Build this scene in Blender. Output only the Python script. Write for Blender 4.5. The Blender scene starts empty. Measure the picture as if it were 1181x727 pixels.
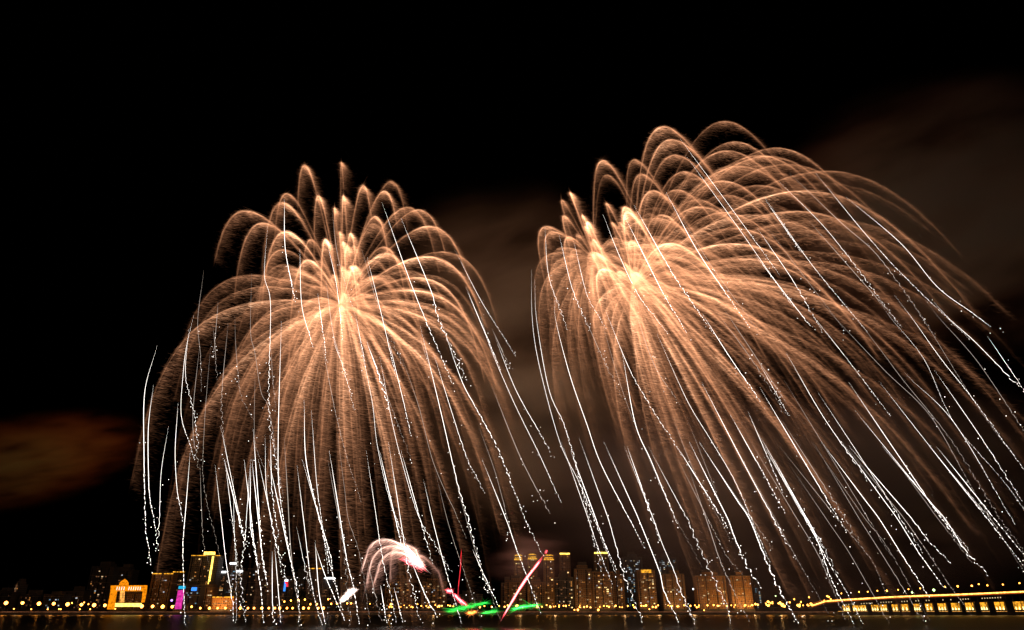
import bpy, math, random
import numpy as np
from mathutils import Vector

# ------------------------------------------------------------------ camera, world, light, exposure
SC = bpy.context.scene
COL = SC.collection
PI = math.pi
R = math.radians
CAM_H = 12.0
PW, PH, F = 1181.0, 727.0, 787.0          # photograph size and focal length in its pixels
HOR = 700.0                                # row of the horizon
PITCH = math.atan((HOR - PH / 2) / F)

cam_d = bpy.data.cameras.new('camera')
cam = bpy.data.objects.new('camera', cam_d)
COL.objects.link(cam)
cam.location = (0, 0, CAM_H)
cam.rotation_euler = (PI / 2 + PITCH, 0, 0)
cam_d.sensor_width = 36
cam_d.lens = 36 * F / PW
cam_d.clip_end = 60000
SC.camera = cam

world = bpy.data.worlds.new('World')
SC.world = world
world.use_nodes = True
wn = world.node_tree
bg = wn.nodes['Background']
sky = wn.nodes.new('ShaderNodeTexSky')
sky.sky_type = 'NISHITA'
sky.sun_disc = False
sky.sun_elevation = R(-4)
sky.sun_rotation = R(200)
wn.links.new(sky.outputs[0], bg.inputs[0])
bg.inputs[1].default_value = 0.0006

SC.view_settings.view_transform = 'Standard'
SC.view_settings.look = 'None'
SC.view_settings.exposure = 0
SC.view_settings.gamma = 1
SC.view_settings.use_curve_mapping = False
cy = SC.cycles
cy.max_bounces = 4
cy.diffuse_bounces = 1
cy.glossy_bounces = 2
cy.transmission_bounces = 1
cy.volume_bounces = 0
cy.transparent_max_bounces = 96
cy.sample_clamp_indirect = 2.0
cy.use_denoising = True
cy.volume_max_steps = 96
cy.volume_step_rate = 1.0


def point_light(name, loc, energy, color, size, parent=None):
    l = bpy.data.lights.new(name, 'POINT')
    l.energy = energy
    l.color = color
    l.shadow_soft_size = size
    o = bpy.data.objects.new(name, l)
    COL.objects.link(o)
    o.location = loc
    o.parent = parent
    return o


# ------------------------------------------------------------------ helpers
random.seed(7)
RNG = np.random.default_rng(11)
CP, SP = math.cos(PITCH), math.sin(PITCH)


def P(px, py, D):
    """world point at distance D (world y) seen in the photograph at px, py"""
    a = (px - PW / 2) / F
    b = (PH / 2 - py) / F
    k = D / (CP - b * SP)
    return np.array([a * k, D, CAM_H + (b * CP + SP) * k])


def empty(name, loc, label=None, cat=None, group=None):
    o = bpy.data.objects.new(name, None)
    COL.objects.link(o)
    o.location = tuple(float(v) for v in loc)
    o.empty_display_size = 1
    tag(o, label, cat, group)
    return o


def tag(o, label=None, cat=None, group=None, kind=None):
    if label: o['label'] = label
    if cat: o['category'] = cat
    if group: o['group'] = group
    if kind: o['kind'] = kind
    return o


def link(name, me, mat, parent=None):
    o = bpy.data.objects.new(name, me)
    COL.objects.link(o)
    if mat and not me.materials: me.materials.append(mat)
    if parent is not None:
        o.parent = parent
    return o


def mesh_quads(name, V, Q, heat=None):
    me = bpy.data.meshes.new(name)
    V = np.asarray(V, np.float32); Q = np.asarray(Q, np.int32)
    k = Q.shape[1]
    me.vertices.add(len(V)); me.vertices.foreach_set('co', V.ravel())
    me.loops.add(Q.size); me.loops.foreach_set('vertex_index', Q.ravel())
    me.polygons.add(len(Q)); me.polygons.foreach_set('loop_start', np.arange(0, Q.size, k, dtype=np.int32))
    if heat is not None:
        a = me.attributes.new('burn', 'FLOAT', 'POINT')
        a.data.foreach_set('value', np.asarray(heat, np.float32))
    me.update(calc_edges=True)
    return me


class MB:
    """collects boxes, prisms and tubes in one mesh"""
    def __init__(s): s.v = []; s.f = []
    def box(s, x0, x1, y0, y1, z0, z1):
        n = len(s.v)
        s.v += [(x0, y0, z0), (x1, y0, z0), (x1, y1, z0), (x0, y1, z0), (x0, y0, z1), (x1, y0, z1), (x1, y1, z1), (x0, y1, z1)]
        s.f += [tuple(n + i for i in q) for q in ((0, 3, 2, 1), (4, 5, 6, 7), (0, 1, 5, 4), (1, 2, 6, 5), (2, 3, 7, 6), (3, 0, 4, 7))]
        return s
    def hexa(s, bot, top):
        n = len(s.v)
        s.v += [tuple(p) for p in bot] + [tuple(p) for p in top]
        s.f += [tuple(n + i for i in q) for q in ((0, 3, 2, 1), (4, 5, 6, 7), (0, 1, 5, 4), (1, 2, 6, 5), (2, 3, 7, 6), (3, 0, 4, 7))]
        return s
    def tube(s, pts, rad, seg=6):
        pts = [Vector(p) for p in pts]
        if not hasattr(rad, '__len__'): rad = [rad] * len(pts)
        rings = []
        for i, p in enumerate(pts):
            t = (pts[min(i + 1, len(pts) - 1)] - pts[max(i - 1, 0)]).normalized()
            u = t.cross(Vector((0, 1, 0.013))).normalized(); w = t.cross(u)
            n = len(s.v)
            s.v += [tuple(p + (u * math.cos(2 * PI * j / seg) + w * math.sin(2 * PI * j / seg)) * rad[i]) for j in range(seg)]
            rings.append(n)
        for a, b in zip(rings[:-1], rings[1:]):
            s.f += [(a + j, a + (j + 1) % seg, b + (j + 1) % seg, b + j) for j in range(seg)]
        s.f.append(tuple(rings[0] + j for j in reversed(range(seg))))
        s.f.append(tuple(rings[-1] + j for j in range(seg)))
        return s
    def lathe(s, c, prof, seg=14):
        rings = []
        for r, z in prof:
            n = len(s.v)
            s.v += [(c[0] + r * math.cos(2 * PI * j / seg), c[1] + r * math.sin(2 * PI * j / seg), c[2] + z) for j in range(seg)]
            rings.append(n)
        for a, b in zip(rings[:-1], rings[1:]):
            s.f += [(a + j, a + (j + 1) % seg, b + (j + 1) % seg, b + j) for j in range(seg)]
        s.f.append(tuple(rings[0] + j for j in reversed(range(seg))))
        s.f.append(tuple(rings[-1] + j for j in range(seg)))
        return s
    def build(s, name, mat, parent=None):
        me = bpy.data.meshes.new(name)
        me.from_pydata(s.v, [], s.f)
        me.update()
        return link(name, me, mat, parent)


# ------------------------------------------------------------------ materials
def new_mat(name):
    m = bpy.data.materials.new(name)
    m.use_nodes = True
    nt = m.node_tree
    nt.nodes.clear()
    out = nt.nodes.new('ShaderNodeOutputMaterial')
    return m, nt, out


def glow(name, color, strength, vary=0.0):
    m, nt, out = new_mat(name)
    e = nt.nodes.new('ShaderNodeEmission')
    e.inputs[0].default_value = (*color, 1)
    e.inputs[1].default_value = strength
    if vary:
        oi = nt.nodes.new('ShaderNodeTexNoise')
        oi.inputs['Scale'].default_value = 0.35
        tc = nt.nodes.new('ShaderNodeNewGeometry')
        nt.links.new(tc.outputs['Position'], oi.inputs['Vector'])
        mr = nt.nodes.new('ShaderNodeMapRange')
        mr.inputs[1].default_value = 0.35; mr.inputs[2].default_value = 0.65
        mr.inputs[3].default_value = strength * (1 - vary); mr.inputs[4].default_value = strength * (1 + vary)
        nt.links.new(oi.outputs[0], mr.inputs[0]); nt.links.new(mr.outputs[0], e.inputs[1])
    nt.links.new(e.outputs[0], out.inputs[0])
    m.cycles.emission_sampling = 'NONE'
    return m


def spark_mat(name, cold, hot, gain):
    """a burning spark: light only, colour and power follow how hot it still is"""
    m, nt, out = new_mat(name)
    at = nt.nodes.new('ShaderNodeAttribute'); at.attribute_name = 'burn'
    mx = nt.nodes.new('ShaderNodeMix'); mx.data_type = 'RGBA'
    mx.inputs[6].default_value = (*cold, 1); mx.inputs[7].default_value = (*hot, 1)
    nt.links.new(at.outputs['Fac'], mx.inputs[0])
    mu = nt.nodes.new('ShaderNodeMath'); mu.operation = 'MULTIPLY'; mu.inputs[1].default_value = gain
    nt.links.new(at.outputs['Fac'], mu.inputs[0])
    e = nt.nodes.new('ShaderNodeEmission')
    nt.links.new(mx.outputs[2], e.inputs[0]); nt.links.new(mu.outputs[0], e.inputs[1])
    tr = nt.nodes.new('ShaderNodeBsdfTransparent')
    ad = nt.nodes.new('ShaderNodeAddShader')
    nt.links.new(e.outputs[0], ad.inputs[0]); nt.links.new(tr.outputs[0], ad.inputs[1])
    nt.links.new(ad.outputs[0], out.inputs[0])
    m.cycles.emission_sampling = 'NONE'
    return m


def surf(name, color, rough=0.7, noise=0.3, scale=0.05, spec=0.3):
    m, nt, out = new_mat(name)
    b = nt.nodes.new('ShaderNodeBsdfPrincipled')
    b.inputs['Roughness'].default_value = rough
    b.inputs['Specular IOR Level'].default_value = spec
    n = nt.nodes.new('ShaderNodeTexNoise'); n.inputs['Scale'].default_value = scale; n.inputs['Detail'].default_value = 6
    g = nt.nodes.new('ShaderNodeNewGeometry'); nt.links.new(g.outputs['Position'], n.inputs['Vector'])
    r = nt.nodes.new('ShaderNodeValToRGB')
    r.color_ramp.elements[0].position = 0.3; r.color_ramp.elements[1].position = 0.7
    r.color_ramp.elements[0].color = (*[c * (1 - noise) for c in color], 1)
    r.color_ramp.elements[1].color = (*[min(1, c * (1 + noise)) for c in color], 1)
    nt.links.new(n.outputs[0], r.inputs[0]); nt.links.new(r.outputs[0], b.inputs['Base Color'])
    nt.links.new(b.outputs[0], out.inputs[0])
    return m


def facade(name, color, glass=(0.02, 0.022, 0.03), bw=3.6, bh=3.2):
    """rendered wall with a regular grid of dark unlit windows"""
    m, nt, out = new_mat(name)
    b = nt.nodes.new('ShaderNodeBsdfPrincipled'); b.inputs['Roughness'].default_value = 0.6
    g = nt.nodes.new('ShaderNodeNewGeometry')
    sx = nt.nodes.new('ShaderNodeSeparateXYZ'); nt.links.new(g.outputs['Position'], sx.inputs[0])
    ad = nt.nodes.new('ShaderNodeMath'); ad.operation = 'ADD'
    nt.links.new(sx.outputs[0], ad.inputs[0]); nt.links.new(sx.outputs[1], ad.inputs[1])
    cb = nt.nodes.new('ShaderNodeCombineXYZ'); nt.links.new(ad.outputs[0], cb.inputs[0]); nt.links.new(sx.outputs[2], cb.inputs[1])
    br = nt.nodes.new('ShaderNodeTexBrick'); br.offset = 0
    br.inputs['Scale'].default_value = 1.0
    br.inputs['Brick Width'].default_value = bw; br.inputs['Row Height'].default_value = bh
    br.inputs['Mortar Size'].default_value = 0.75
    br.inputs['Color1'].default_value = (*glass, 1); br.inputs['Color2'].default_value = (*[c * 3 for c in glass], 1)
    br.inputs['Mortar'].default_value = (*color, 1)
    nt.links.new(cb.outputs[0], br.inputs['Vector'])
    nt.links.new(br.outputs[0], b.inputs['Base Color'])
    nt.links.new(b.outputs[0], out.inputs[0])
    return m


M = {}
M['spark'] = spark_mat('burning_gold_sparks', (1.0, 0.40, 0.185), (1.0, 0.68, 0.42), 0.84)
M['spark_hot'] = spark_mat('burning_pink_white_sparks', (1.0, 0.45, 0.32), (1.0, 0.74, 0.62), 1.0)
M['spark_red'] = spark_mat('burning_red_sparks', (1.0, 0.02, 0.03), (1.0, 0.10, 0.12), 1.0)
M['spark_orange'] = spark_mat('burning_orange_sparks', (1.0, 0.16, 0.02), (1.0, 0.30, 0.05), 1.0)
M['spark_green'] = spark_mat('burning_green_sparks', (0.0, 0.45, 0.02), (0.06, 1.0, 0.12), 1.0)
M['star'] = glow('burning_white_star', (1.0, 0.92, 0.85), 3.6)
M['star_dim'] = glow('burning_fading_star', (1.0, 0.82, 0.70), 0.75)
M['amber'] = glow('amber_lamp_light', (1.0, 0.33, 0.045), 13)
M['amber_dim'] = glow('dim_amber_light', (1.0, 0.42, 0.08), 1.2, 0.6)
M['gold'] = glow('golden_glowing_trim', (1.0, 0.42, 0.03), 1.1, 0.7)
M['gold_hot'] = glow('bright_golden_sign_light', (1.0, 0.62, 0.10), 3.0, 0.4)
M['arch_gold'] = glow('orange_gold_arch_light', (1.0, 0.28, 0.004), 1.0, 0.4)
M['white'] = glow('white_sign_light', (0.95, 0.97, 1.0), 3.0)
M['cream'] = glow('cream_window_light', (1.0, 0.72, 0.38), 0.9)
M['win_amber'] = glow('amber_window_light', (1.0, 0.40, 0.09), 0.6)
M['win_hot'] = glow('bright_yellow_window_light', (1.0, 0.66, 0.25), 2.2)
M['win_dim'] = glow('dim_brown_window_light', (1.0, 0.45, 0.20), 0.16)
M['win_blue'] = glow('bluish_window_light', (0.35, 0.65, 0.85), 0.5)
M['win_white'] = glow('white_window_light', (0.85, 0.9, 0.95), 0.7)
M['cyan'] = glow('cyan_sign_light', (0.02, 0.55, 0.9), 0.9)
M['blue'] = glow('blue_sign_light', (0.05, 0.28, 1.0), 1.4)
M['magenta'] = glow('magenta_screen_light', (0.85, 0.04, 0.42), 0.85, 0.35)
M['violet'] = glow('violet_lamp_light', (0.42, 0.22, 1.0), 4)
M['red'] = glow('red_sign_light', (1.0, 0.03, 0.04), 1.5)
M['green_lamp'] = glow('pale_green_lamp', (0.7, 1.0, 0.35), 5)
M['dark_metal'] = surf('dark_painted_metal', (0.05, 0.05, 0.05), 0.5)
M['concrete'] = surf('grey_concrete', (0.28, 0.26, 0.23), 0.8)
M['stone'] = surf('pale_embankment_stone', (0.34, 0.28, 0.22), 0.8)
M['dark_concrete'] = surf('dark_concrete', (0.12, 0.11, 0.10), 0.85)
M['land'] = surf('city_ground_asphalt', (0.05, 0.05, 0.045), 0.9, 0.3, 0.01)
M['hill'] = surf('wooded_hill', (0.04, 0.05, 0.03), 0.95, 0.5, 0.03)
M['shaft'] = surf('dark_shaft_glass', (0.02, 0.02, 0.025), 0.2)
M['f_brown'] = facade('brown_rendered_facade', (0.30, 0.17, 0.08), (0.06, 0.035, 0.02))
M['f_grey'] = facade('grey_rendered_facade', (0.20, 0.19, 0.18))
M['f_dark'] = facade('dark_tiled_facade', (0.09, 0.08, 0.08))
M['f_orange'] = facade('ochre_rendered_facade', (0.45, 0.22, 0.06), (0.12, 0.05, 0.02))
M['f_blue'] = facade('blue_grey_glass_facade', (0.10, 0.13, 0.16), (0.02, 0.03, 0.04))

# water
m, nt, out = new_mat('dark_harbour_water')
b = nt.nodes.new('ShaderNodeBsdfPrincipled')
b.inputs['Base Color'].default_value = (0.012, 0.012, 0.011, 1)
b.inputs['Roughness'].default_value = 0.30
b.inputs['IOR'].default_value = 1.33
b.inputs['Specular IOR Level'].default_value = 0.22
g = nt.nodes.new('ShaderNodeNewGeometry')
mp = nt.nodes.new('ShaderNodeMapping'); mp.inputs['Scale'].default_value = (0.35, 1.0, 1)
nt.links.new(g.outputs['Position'], mp.inputs['Vector'])
n1 = nt.nodes.new('ShaderNodeTexNoise'); n1.inputs['Scale'].default_value = 0.12; n1.inputs['Detail'].default_value = 8
n1.inputs['Roughness'].default_value = 0.62
nt.links.new(mp.outputs[0], n1.inputs['Vector'])
bp = nt.nodes.new('ShaderNodeBump'); bp.inputs['Strength'].default_value = 1.0; bp.inputs['Distance'].default_value = 1.6
nt.links.new(n1.outputs[0], bp.inputs['Height']); nt.links.new(bp.outputs[0], b.inputs['Normal'])
nt.links.new(b.outputs[0], out.inputs[0])
M['water'] = m

# ------------------------------------------------------------------ setting: water, land, embankment
S = 30000
tag(MB().box(-S, S, -S, S, -3.0, 0.0).build('water', M['water']), kind='structure')
SHORE = 1200.0
tag(MB().box(-6000, 6000, SHORE + 6, 9000, -2.0, 3.2).build('ground', M['land']), kind='structure')
mb = MB()
mb.box(-6000, 6000, SHORE, SHORE + 5.9, -2.0, 3.0)
for i in range(-60, 60):
    mb.box(i * 24, i * 24 + 1.6, SHORE - 0.8, SHORE - 0.01, -2, 2.6)
emb = tag(mb.build('embankment', M['stone']), kind='structure')
mb = MB()
mb.box(-1500, 1500, SHORE + 0.4, SHORE + 1.0, 3.9, 4.15)
for i in range(-250, 250):
    mb.box(i * 6, i * 6 + 0.35, SHORE + 0.5, SHORE + 0.9, 3.01, 3.9)
rail = tag(mb.build('railing', M['stone']), 'low pale railing running along the whole waterfront embankment', 'railing')


M['painted_lamplight'] = glow('brownish_painted_lamplight', (1.0, 0.36, 0.16), 0.16, 0.5)
MB().box(-1500, 1500, SHORE + 0.2, SHORE + 0.397, 3.95, 4.9).build('glow_strip', M['painted_lamplight'], rail)  # added glowing strip: street-lamp light on the embankment edge, painted as emission


# ------------------------------------------------------------------ spark clouds (vectorised)
def diamonds(c, axis, length, width, heat):
    """N slim four-cornered sparks: centre, direction, length, width, heat"""
    n = len(c)
    r = RNG.normal(size=(n, 3))
    # sparks are turned at random about their own axis
    u = np.cross(axis, r); u /= np.linalg.norm(u, axis=1, keepdims=True) + 1e-9
    a = axis * (length / 2)[:, None]; w = u * (width / 2)[:, None]
    V = np.empty((n, 4, 3)); V[:, 0] = c - a; V[:, 1] = c + w - a * 0.1; V[:, 2] = c + a; V[:, 3] = c - w - a * 0.1
    H = np.repeat(heat, 4)
    Q = np.arange(4 * n).reshape(n, 4)
    return V.reshape(-1, 3), Q, H


def unit(a): return a / (np.linalg.norm(a, axis=-1, keepdims=True) + 1e-9)


class Sparks:
    def __init__(s): s.V = []; s.H = []
    def add(s, c, axis, length, width, heat):
        ok = c[:, 2] > 0.6
        V, Q, H = diamonds(c[ok], axis[ok], length[ok], width[ok], heat[ok])
        s.V.append(V); s.H.append(H)
    def build(s, name, mat, parent, origin):
        V = np.concatenate(s.V) - np.asarray(origin)[None]; H = np.concatenate(s.H)
        Q = np.arange(len(V)).reshape(-1, 4)
        return link(name, mesh_quads(name, V, Q, H), mat, parent)


def comet_sparks(sp, path, T, n, bright, fade, drift, fur, core=1.0, width=0.34, lead=0.6, rise=1.1, sharp=1.3):
    """sparks shed by one comet. path(t)->pos, sparks drift by age*drift"""
    tt = np.linspace(0, T, 400); pp = path(tt)
    dp = np.gradient(pp, tt, axis=0); spd = np.linalg.norm(dp, axis=1)
    dens = (spd + 14) ** 0.35
    cdf = np.cumsum(dens); cdf /= cdf[-1]
    t = np.interp(RNG.random(n), cdf, tt)
    # uneven burning: clumps of more and fewer sparks along the way
    age = np.minimum(RNG.gamma(1.35, 0.55, n), 3.2)
    base = path(t)
    sway = np.stack([0.5 * np.sin(t * 5.1 + bright * 9), 0.3 * np.sin(t * 3.7), 0.35 * np.sin(t * 7.3 + 1)], 1)
    off = age[:, None] * drift[None] * (0.40 + 0.95 * np.clip(t / (0.6 * T), 0, 1))[:, None]
    jit = RNG.normal(size=(n, 3)) * (0.40 + 0.13 * age * np.linalg.norm(drift))[:, None] * np.array([0.8, 1.2, 0.9])
    c = base + sway + off + jit
    ax = unit(fur[None] + RNG.normal(size=(n, 3)) * np.array([0.12, 0.3, 0.12]))
    L = RNG.gamma(3.0, 1.15, n) + 0.8
    k = np.exp(-t / fade) * np.clip(1.15 - t / T, 0, 1) ** 0.5 * (0.05 + 0.95 * np.clip(t / rise, 0, 1) ** sharp)
    h = bright * k * np.exp(-age * 0.55) * RNG.gamma(2.2, 0.45, n)
    keep = h > 0.006
    sp.add(c[keep], ax[keep], L[keep], np.full(keep.sum(), width), np.minimum(h[keep], 3.0))
    # crisp leading streaks along the path itself
    m = int(n * 0.15 * core)
    if m:
        cdf2 = np.cumsum(spd + 6); cdf2 /= cdf2[-1]
        t = np.interp(RNG.random(m), cdf2, tt)
        base = path(t); tan = unit(path(t + 0.02) - path(t - 0.02))
        c = base + RNG.normal(size=(m, 3)) * 0.42
        k = np.exp(-t / (fade * 0.8)) * (0.10 + 0.90 * np.clip(t / rise, 0, 1) ** sharp)
        h = lead * bright * 1.3 * k * RNG.gamma(2.0, 0.5, m)
        sp.add(c, tan, RNG.gamma(4, 1.9, m), np.full(m, width * 0.9), np.minimum(h, 4.0))


def ballistic(c, v0, w, tau):
    c = np.asarray(c); v0 = np.asarray(v0); w = np.asarray(w)
    def f(t):
        t = np.asarray(t)[:, None]
        return c[None] + (v0 - w)[None] * tau * (1 - np.exp(-t / tau)) + w[None] * t
    return f


def fib_dirs(n, seed):
    r = np.random.default_rng(seed)
    i = np.arange(n) + 0.5
    ph = np.arccos(1 - 2 * i / n); th = PI * (1 + 5 ** 0.5) * i
    d = np.stack([np.cos(th) * np.sin(ph), np.sin(th) * np.sin(ph), np.cos(ph)], 1)
    return unit(d + r.normal(size=(n, 3)) * 0.13)


def one_comet(root, centre, v, w, tau, T, drift, fur, per, bb, fade, up):
    tm = tau * math.log(1 + v[2] / -w[2]) if v[2] > 0 else 0.0      # when the comet tops out
    sp = Sparks()
    comet_sparks(sp, ballistic(centre, v, w, tau), T, per, bb * (1 + 0.10 * tm + 0.35 * (up == 1.0)), fade, np.array(drift) * (0.72 if up == 1.0 else 1.0), np.array(fur),
                 core=2.2 if up == 1.0 else 1.0, lead=0.9 if up == 1.0 else 0.6, rise=max(1.6, 0.92 * tm), sharp=1.3 + 3.0 * up)
    sp.build('comet_trail', M['spark'], root, root.location)


def fine_fill(root, centre, n, V, bias, w, tau, T, drift, fur, per, bright, fade, seed):
    """the countless weaker comets between the big ones, too many to tell apart: one part"""
    r = np.random.default_rng(seed); w = np.array(w, float); sp = Sparks()
    for d in fib_dirs(n, seed):
        if d[2] > 0.75: continue
        v = d * V * r.uniform(0.45, 1.0) + np.array(bias)
        tm = tau * math.log(1 + v[2] / -w[2]) if v[2] > 0 else 0.0
        comet_sparks(sp, ballistic(centre, v, w, tau * r.uniform(0.9, 1.1)), T * r.uniform(0.7, 1.0), per, bright * r.choice([0.5, 0.8, 1.2]), fade,
                     np.array(drift) * 0.8, np.array(fur), core=1.2, rise=max(1.3, 0.85 * tm), sharp=1.3 + 1.5 * max(0, d[2]))
    tag(sp.build('fine_comets', M['spark'], root, root.location), kind='stuff')


def willow(root, centre, n, V, bias, w, tau, T, drift, fur, per, bright, fade, seed, tops, zmax):
    """comets thrown out evenly all round the shell, the high ones aimed at where they top out"""
    r = np.random.default_rng(seed)
    w = np.array(w, float)
    ds = [d for d in fib_dirs(int(n * 1.4), seed) if d[2] < zmax][:n]
    for d in ds:
        v = d * V * r.uniform(0.78, 1.08) + np.array(bias)
        one_comet(root, centre, v, w, tau * r.uniform(0.95, 1.05), T * r.uniform(0.8, 1.1), drift, fur, per,
                  bright * r.choice([0.4, 0.7, 0.9, 1.1, 1.6]), fade * r.uniform(0.8, 1.2), max(0, d[2]))
    for k, (px, py) in enumerate(tops):
        side = (1 if k % 2 else -1) * r.uniform(0.2, 0.75) * V * tau * 0.62
        for q in (1, 0.6, 0.3, 0.0, -0.3, -0.6):
            dy = side * q
            a = P(px, py, centre[1] + dy) - centre
            if a[2] < 4: continue
            z = a[2]; vt = -w[2]; v0 = 40.0
            for _ in range(40):                 # Newton steps for the climb that reaches z
                f = v0 * tau - vt * tau * math.log(1 + v0 / vt) - z
                v0 -= f / (tau - tau * vt / (vt + v0) + 1e-6); v0 = max(4.0, v0)
            tm = tau * math.log(1 + v0 / vt); e = tau * (1 - math.exp(-tm / tau))
            v = np.array([(a[0] - w[0] * tm) / e + w[0], (a[1] - w[1] * tm) / e + w[1], v0])
            if np.linalg.norm((v - np.array(bias))[:2]) < V * 0.95: break
        else:
            continue
        one_comet(root, centre, v, w, tau, T * r.uniform(0.75, 1.0), drift, fur, int(per * 0.9), bright * r.choice([0.6, 0.8, 1.0, 1.3]), fade, 1.0)


D0 = 500.0
cL = P(394, 352, D0)
cR1 = P(686, 300, D0 + 10)
cR2 = P(731, 330, D0 - 5)

left = empty('firework_burst', cL, 'golden willow firework on the left with its bright core near centre-left and brown spark curtains', 'firework', 'golden willow fireworks over the water')
r1 = empty('firework_burst', cR1, 'golden firework with its core beside the dark smoky gap, upper left of the largest one', 'firework', 'golden willow fireworks over the water')
r2 = empty('firework_burst', cR2, 'largest golden firework, its arcs swept far out to the right edge', 'firework', 'golden willow fireworks over the water')

TOP_L = [(353, 192), (394, 188), (418, 215), (446, 222), (396, 227), (386, 241), (368, 227), (329, 224), (334, 238), (435, 251), (392, 270), (405, 270), (377, 278),
         (356, 278), (337, 270), (301, 258), (287, 244), (396, 280), (398, 293), (406, 309), (360, 302), (322, 289), (270, 285), (237, 330), (252, 308), (265, 322), (282, 300), (302, 328), (318, 340), (246, 352), (472, 300), (492, 322), (508, 350), (519, 292), (470, 335), (453, 210), (460, 243), (486, 243), (491, 262), (446, 286), (431, 299)]
TOP_1 = [(694, 186), (703, 203), (658, 223), (648, 232), (641, 268), (672, 249), (677, 259), (686, 278), (660, 275), (650, 250), (631, 262)]
TOP_2 = [(758, 149), (841, 141), (765, 165), (734, 185), (738, 202), (793, 199), (834, 175), (855, 165), (841, 194), (841, 210), (720, 240), (717, 259), (720, 251), (786, 220), (800, 240),
         (813, 232), (872, 182), (707, 258), (703, 312), (841, 246), (817, 285), (848, 227), (882, 228), (880, 180), (885, 193), (884, 215), (905, 245), (860, 265), (760, 285), (905, 172), (930, 200), (770, 250), (745, 225), (700, 235), (725, 285), (790, 300), (830, 320), (870, 300), (775, 180)]
willow(left, cL, 58, 56, (2.5, 0, 3), (3.5, 0, -26), 2.55, 8.6, (4.5, 1.2, -6.0), (1, 0.1, -0.12), 6400, 0.29, 2.7, 3, TOP_L, 0.35)
willow(r1, cR1, 44, 46, (11, 0, 4), (7.0, 0, -25), 2.4, 8.4, (5.0, 1.2, -6.0), (1, 0.1, -0.05), 6200, 0.19, 2.7, 5, TOP_1, 0.45)
willow(r2, cR2, 58, 68, (31, 0, 14), (9.0, 0, -27), 2.4, 8.6, (5.5, 1.2, -6.0), (1, 0.1, -0.10), 6600, 0.26, 2.7, 9, TOP_2, 0.32)

fine_fill(left, cL, 84, 56, (2, 0, 8), (3.5, 0, -26), 2.5, 8.0, (4.5, 1.2, -6.0), (1, 0.1, -0.12), 3200, 0.22, 2.9, 43)
fine_fill(r1, cR1, 44, 44, (11, 0, 8), (7.0, 0, -25), 2.4, 8.0, (5.0, 1.2, -6.0), (1, 0.1, -0.05), 3200, 0.18, 2.9, 45)
fine_fill(r2, cR2, 90, 68, (31, 0, 20), (9.0, 0, -27), 2.4, 8.2, (5.5, 1.2, -6.0), (1, 0.1, -0.10), 3400, 0.22, 2.9, 49)

LAMP = (1.0, 0.62, 0.38)
point_light('burst_light', (0, 0, 0), 0.55e6, LAMP, 6, left)
point_light('burst_light', (0, 0, 0), 0.3e6, LAMP, 6, r1)
point_light('burst_light', (0, 0, 0), 0.6e6, LAMP, 6, r2)

# ------------------------------------------------------------------ white falling stars, traced one by one
TR_L = '''179 407 167 452 166 520 168 606 171 629/176 452 171 496 172 565 177 596/222 370 215 400 211 434 209 479 219 513/217 388 214 434 224 476 227 503/234 321 228 370 231 407 232 438
229 410 223 469 223 503 227 527/243 400 240 434 236 486 234 548 240 586 248 617/205 472 202 520 204 562 208 586/193 500 186 544 184 593 182 620/246 380 248 400 250 431
262 385 256 452 257 493 261 524/271 370 272 400 277 452 286 472/290 326 289 383 294 407 301 452 310 472 322 544/308 270 305 318 312 352 310 469 318 527/313 405 314 430 317 462
324 390 321 496 322 565 332 627/294 441 294 507 305 541/306 513 308 572 322 644/312 513 314 570 320 610/351 472 353 531 367 593 380 648/360 486 365 555 370 593 376 640
372 400 387 476 401 531 410 558/384 383 387 400 396 424 406 462/415 395 429 462 435 513 449 575 467 623/425 400 436 430 447 465/269 558 270 606 272 650 273 718/269 562 281 620
289 546 289 606 296 644/297 565 303 650/332 575 336 641 347 718/384 548 391 600 398 644 404 722/398 569 402 600 415 641 427 719/256 606 261 650 268 693 269 721/231 548 234 620 238 637
214 590 211 628 212 674 213 721/268 600 275 656/276 600 281 620/284 600 282 628 278 656 280 693 283 718/290 600 294 633 301 682 304 720/298 600 302 637 307 667/313 600 319 628 328 660
314 643 314 680 315 719/318 645 324 719/325 600 333 637 344 686 345 722/344 617 355 671/351 607 358 665 366 704 372 721/364 633 368 684 375 719/366 637 377 669 399 719
369 600 381 641 384 663 392 693/391 600 399 643/391 590 400 646 408 678 414 721/433 590 441 643 454 702 458 721/426 656 440 719/440 682 446 719/456 684 465 720/454 590 462 624
459 580 470 650 481 701/477 654 492 690 501 706/482 590 492 626 497 643/490 560 499 600 510 643 518 671 531 715/505 555 516 600 531 648 547 693/524 550 538 600 548 635 566 686 579 719/549 643 572 693
560 540 584 600 590 617 597 637 605 658 616 687/426 400 445 452 469 517/439 417 452 486 465 538 483 596 503 630/450 400 465 462 472 493/464 414 483 469 500 534 527 596/488 390 507 469 527 555 541 603 553 648
503 417 519 469 538 527 550 551/512 380 532 438 548 469 575 520 606 600 617 622/556 370 565 400 593 465 620 520 636 555/575 400 596 452 627 507/572 458 600 527 627 579/555 500 572 548 589 613
384 252 390 297 407 356/379 287 388 328 394 380/377 332 384 383 395 420/368 350 376 411/420 297 436 352 460 411/426 307 440 363 453 419/446 249 477 335 512 419/468 265 498 338 505 366 529 419
529 297 556 349 586 397/543 345 574 419/570 385 586 419/412 373 421 419/486 394 497 430/328 239 329 287 338 335/346 297 348 352 358 390/251 356 247 404'''
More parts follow.
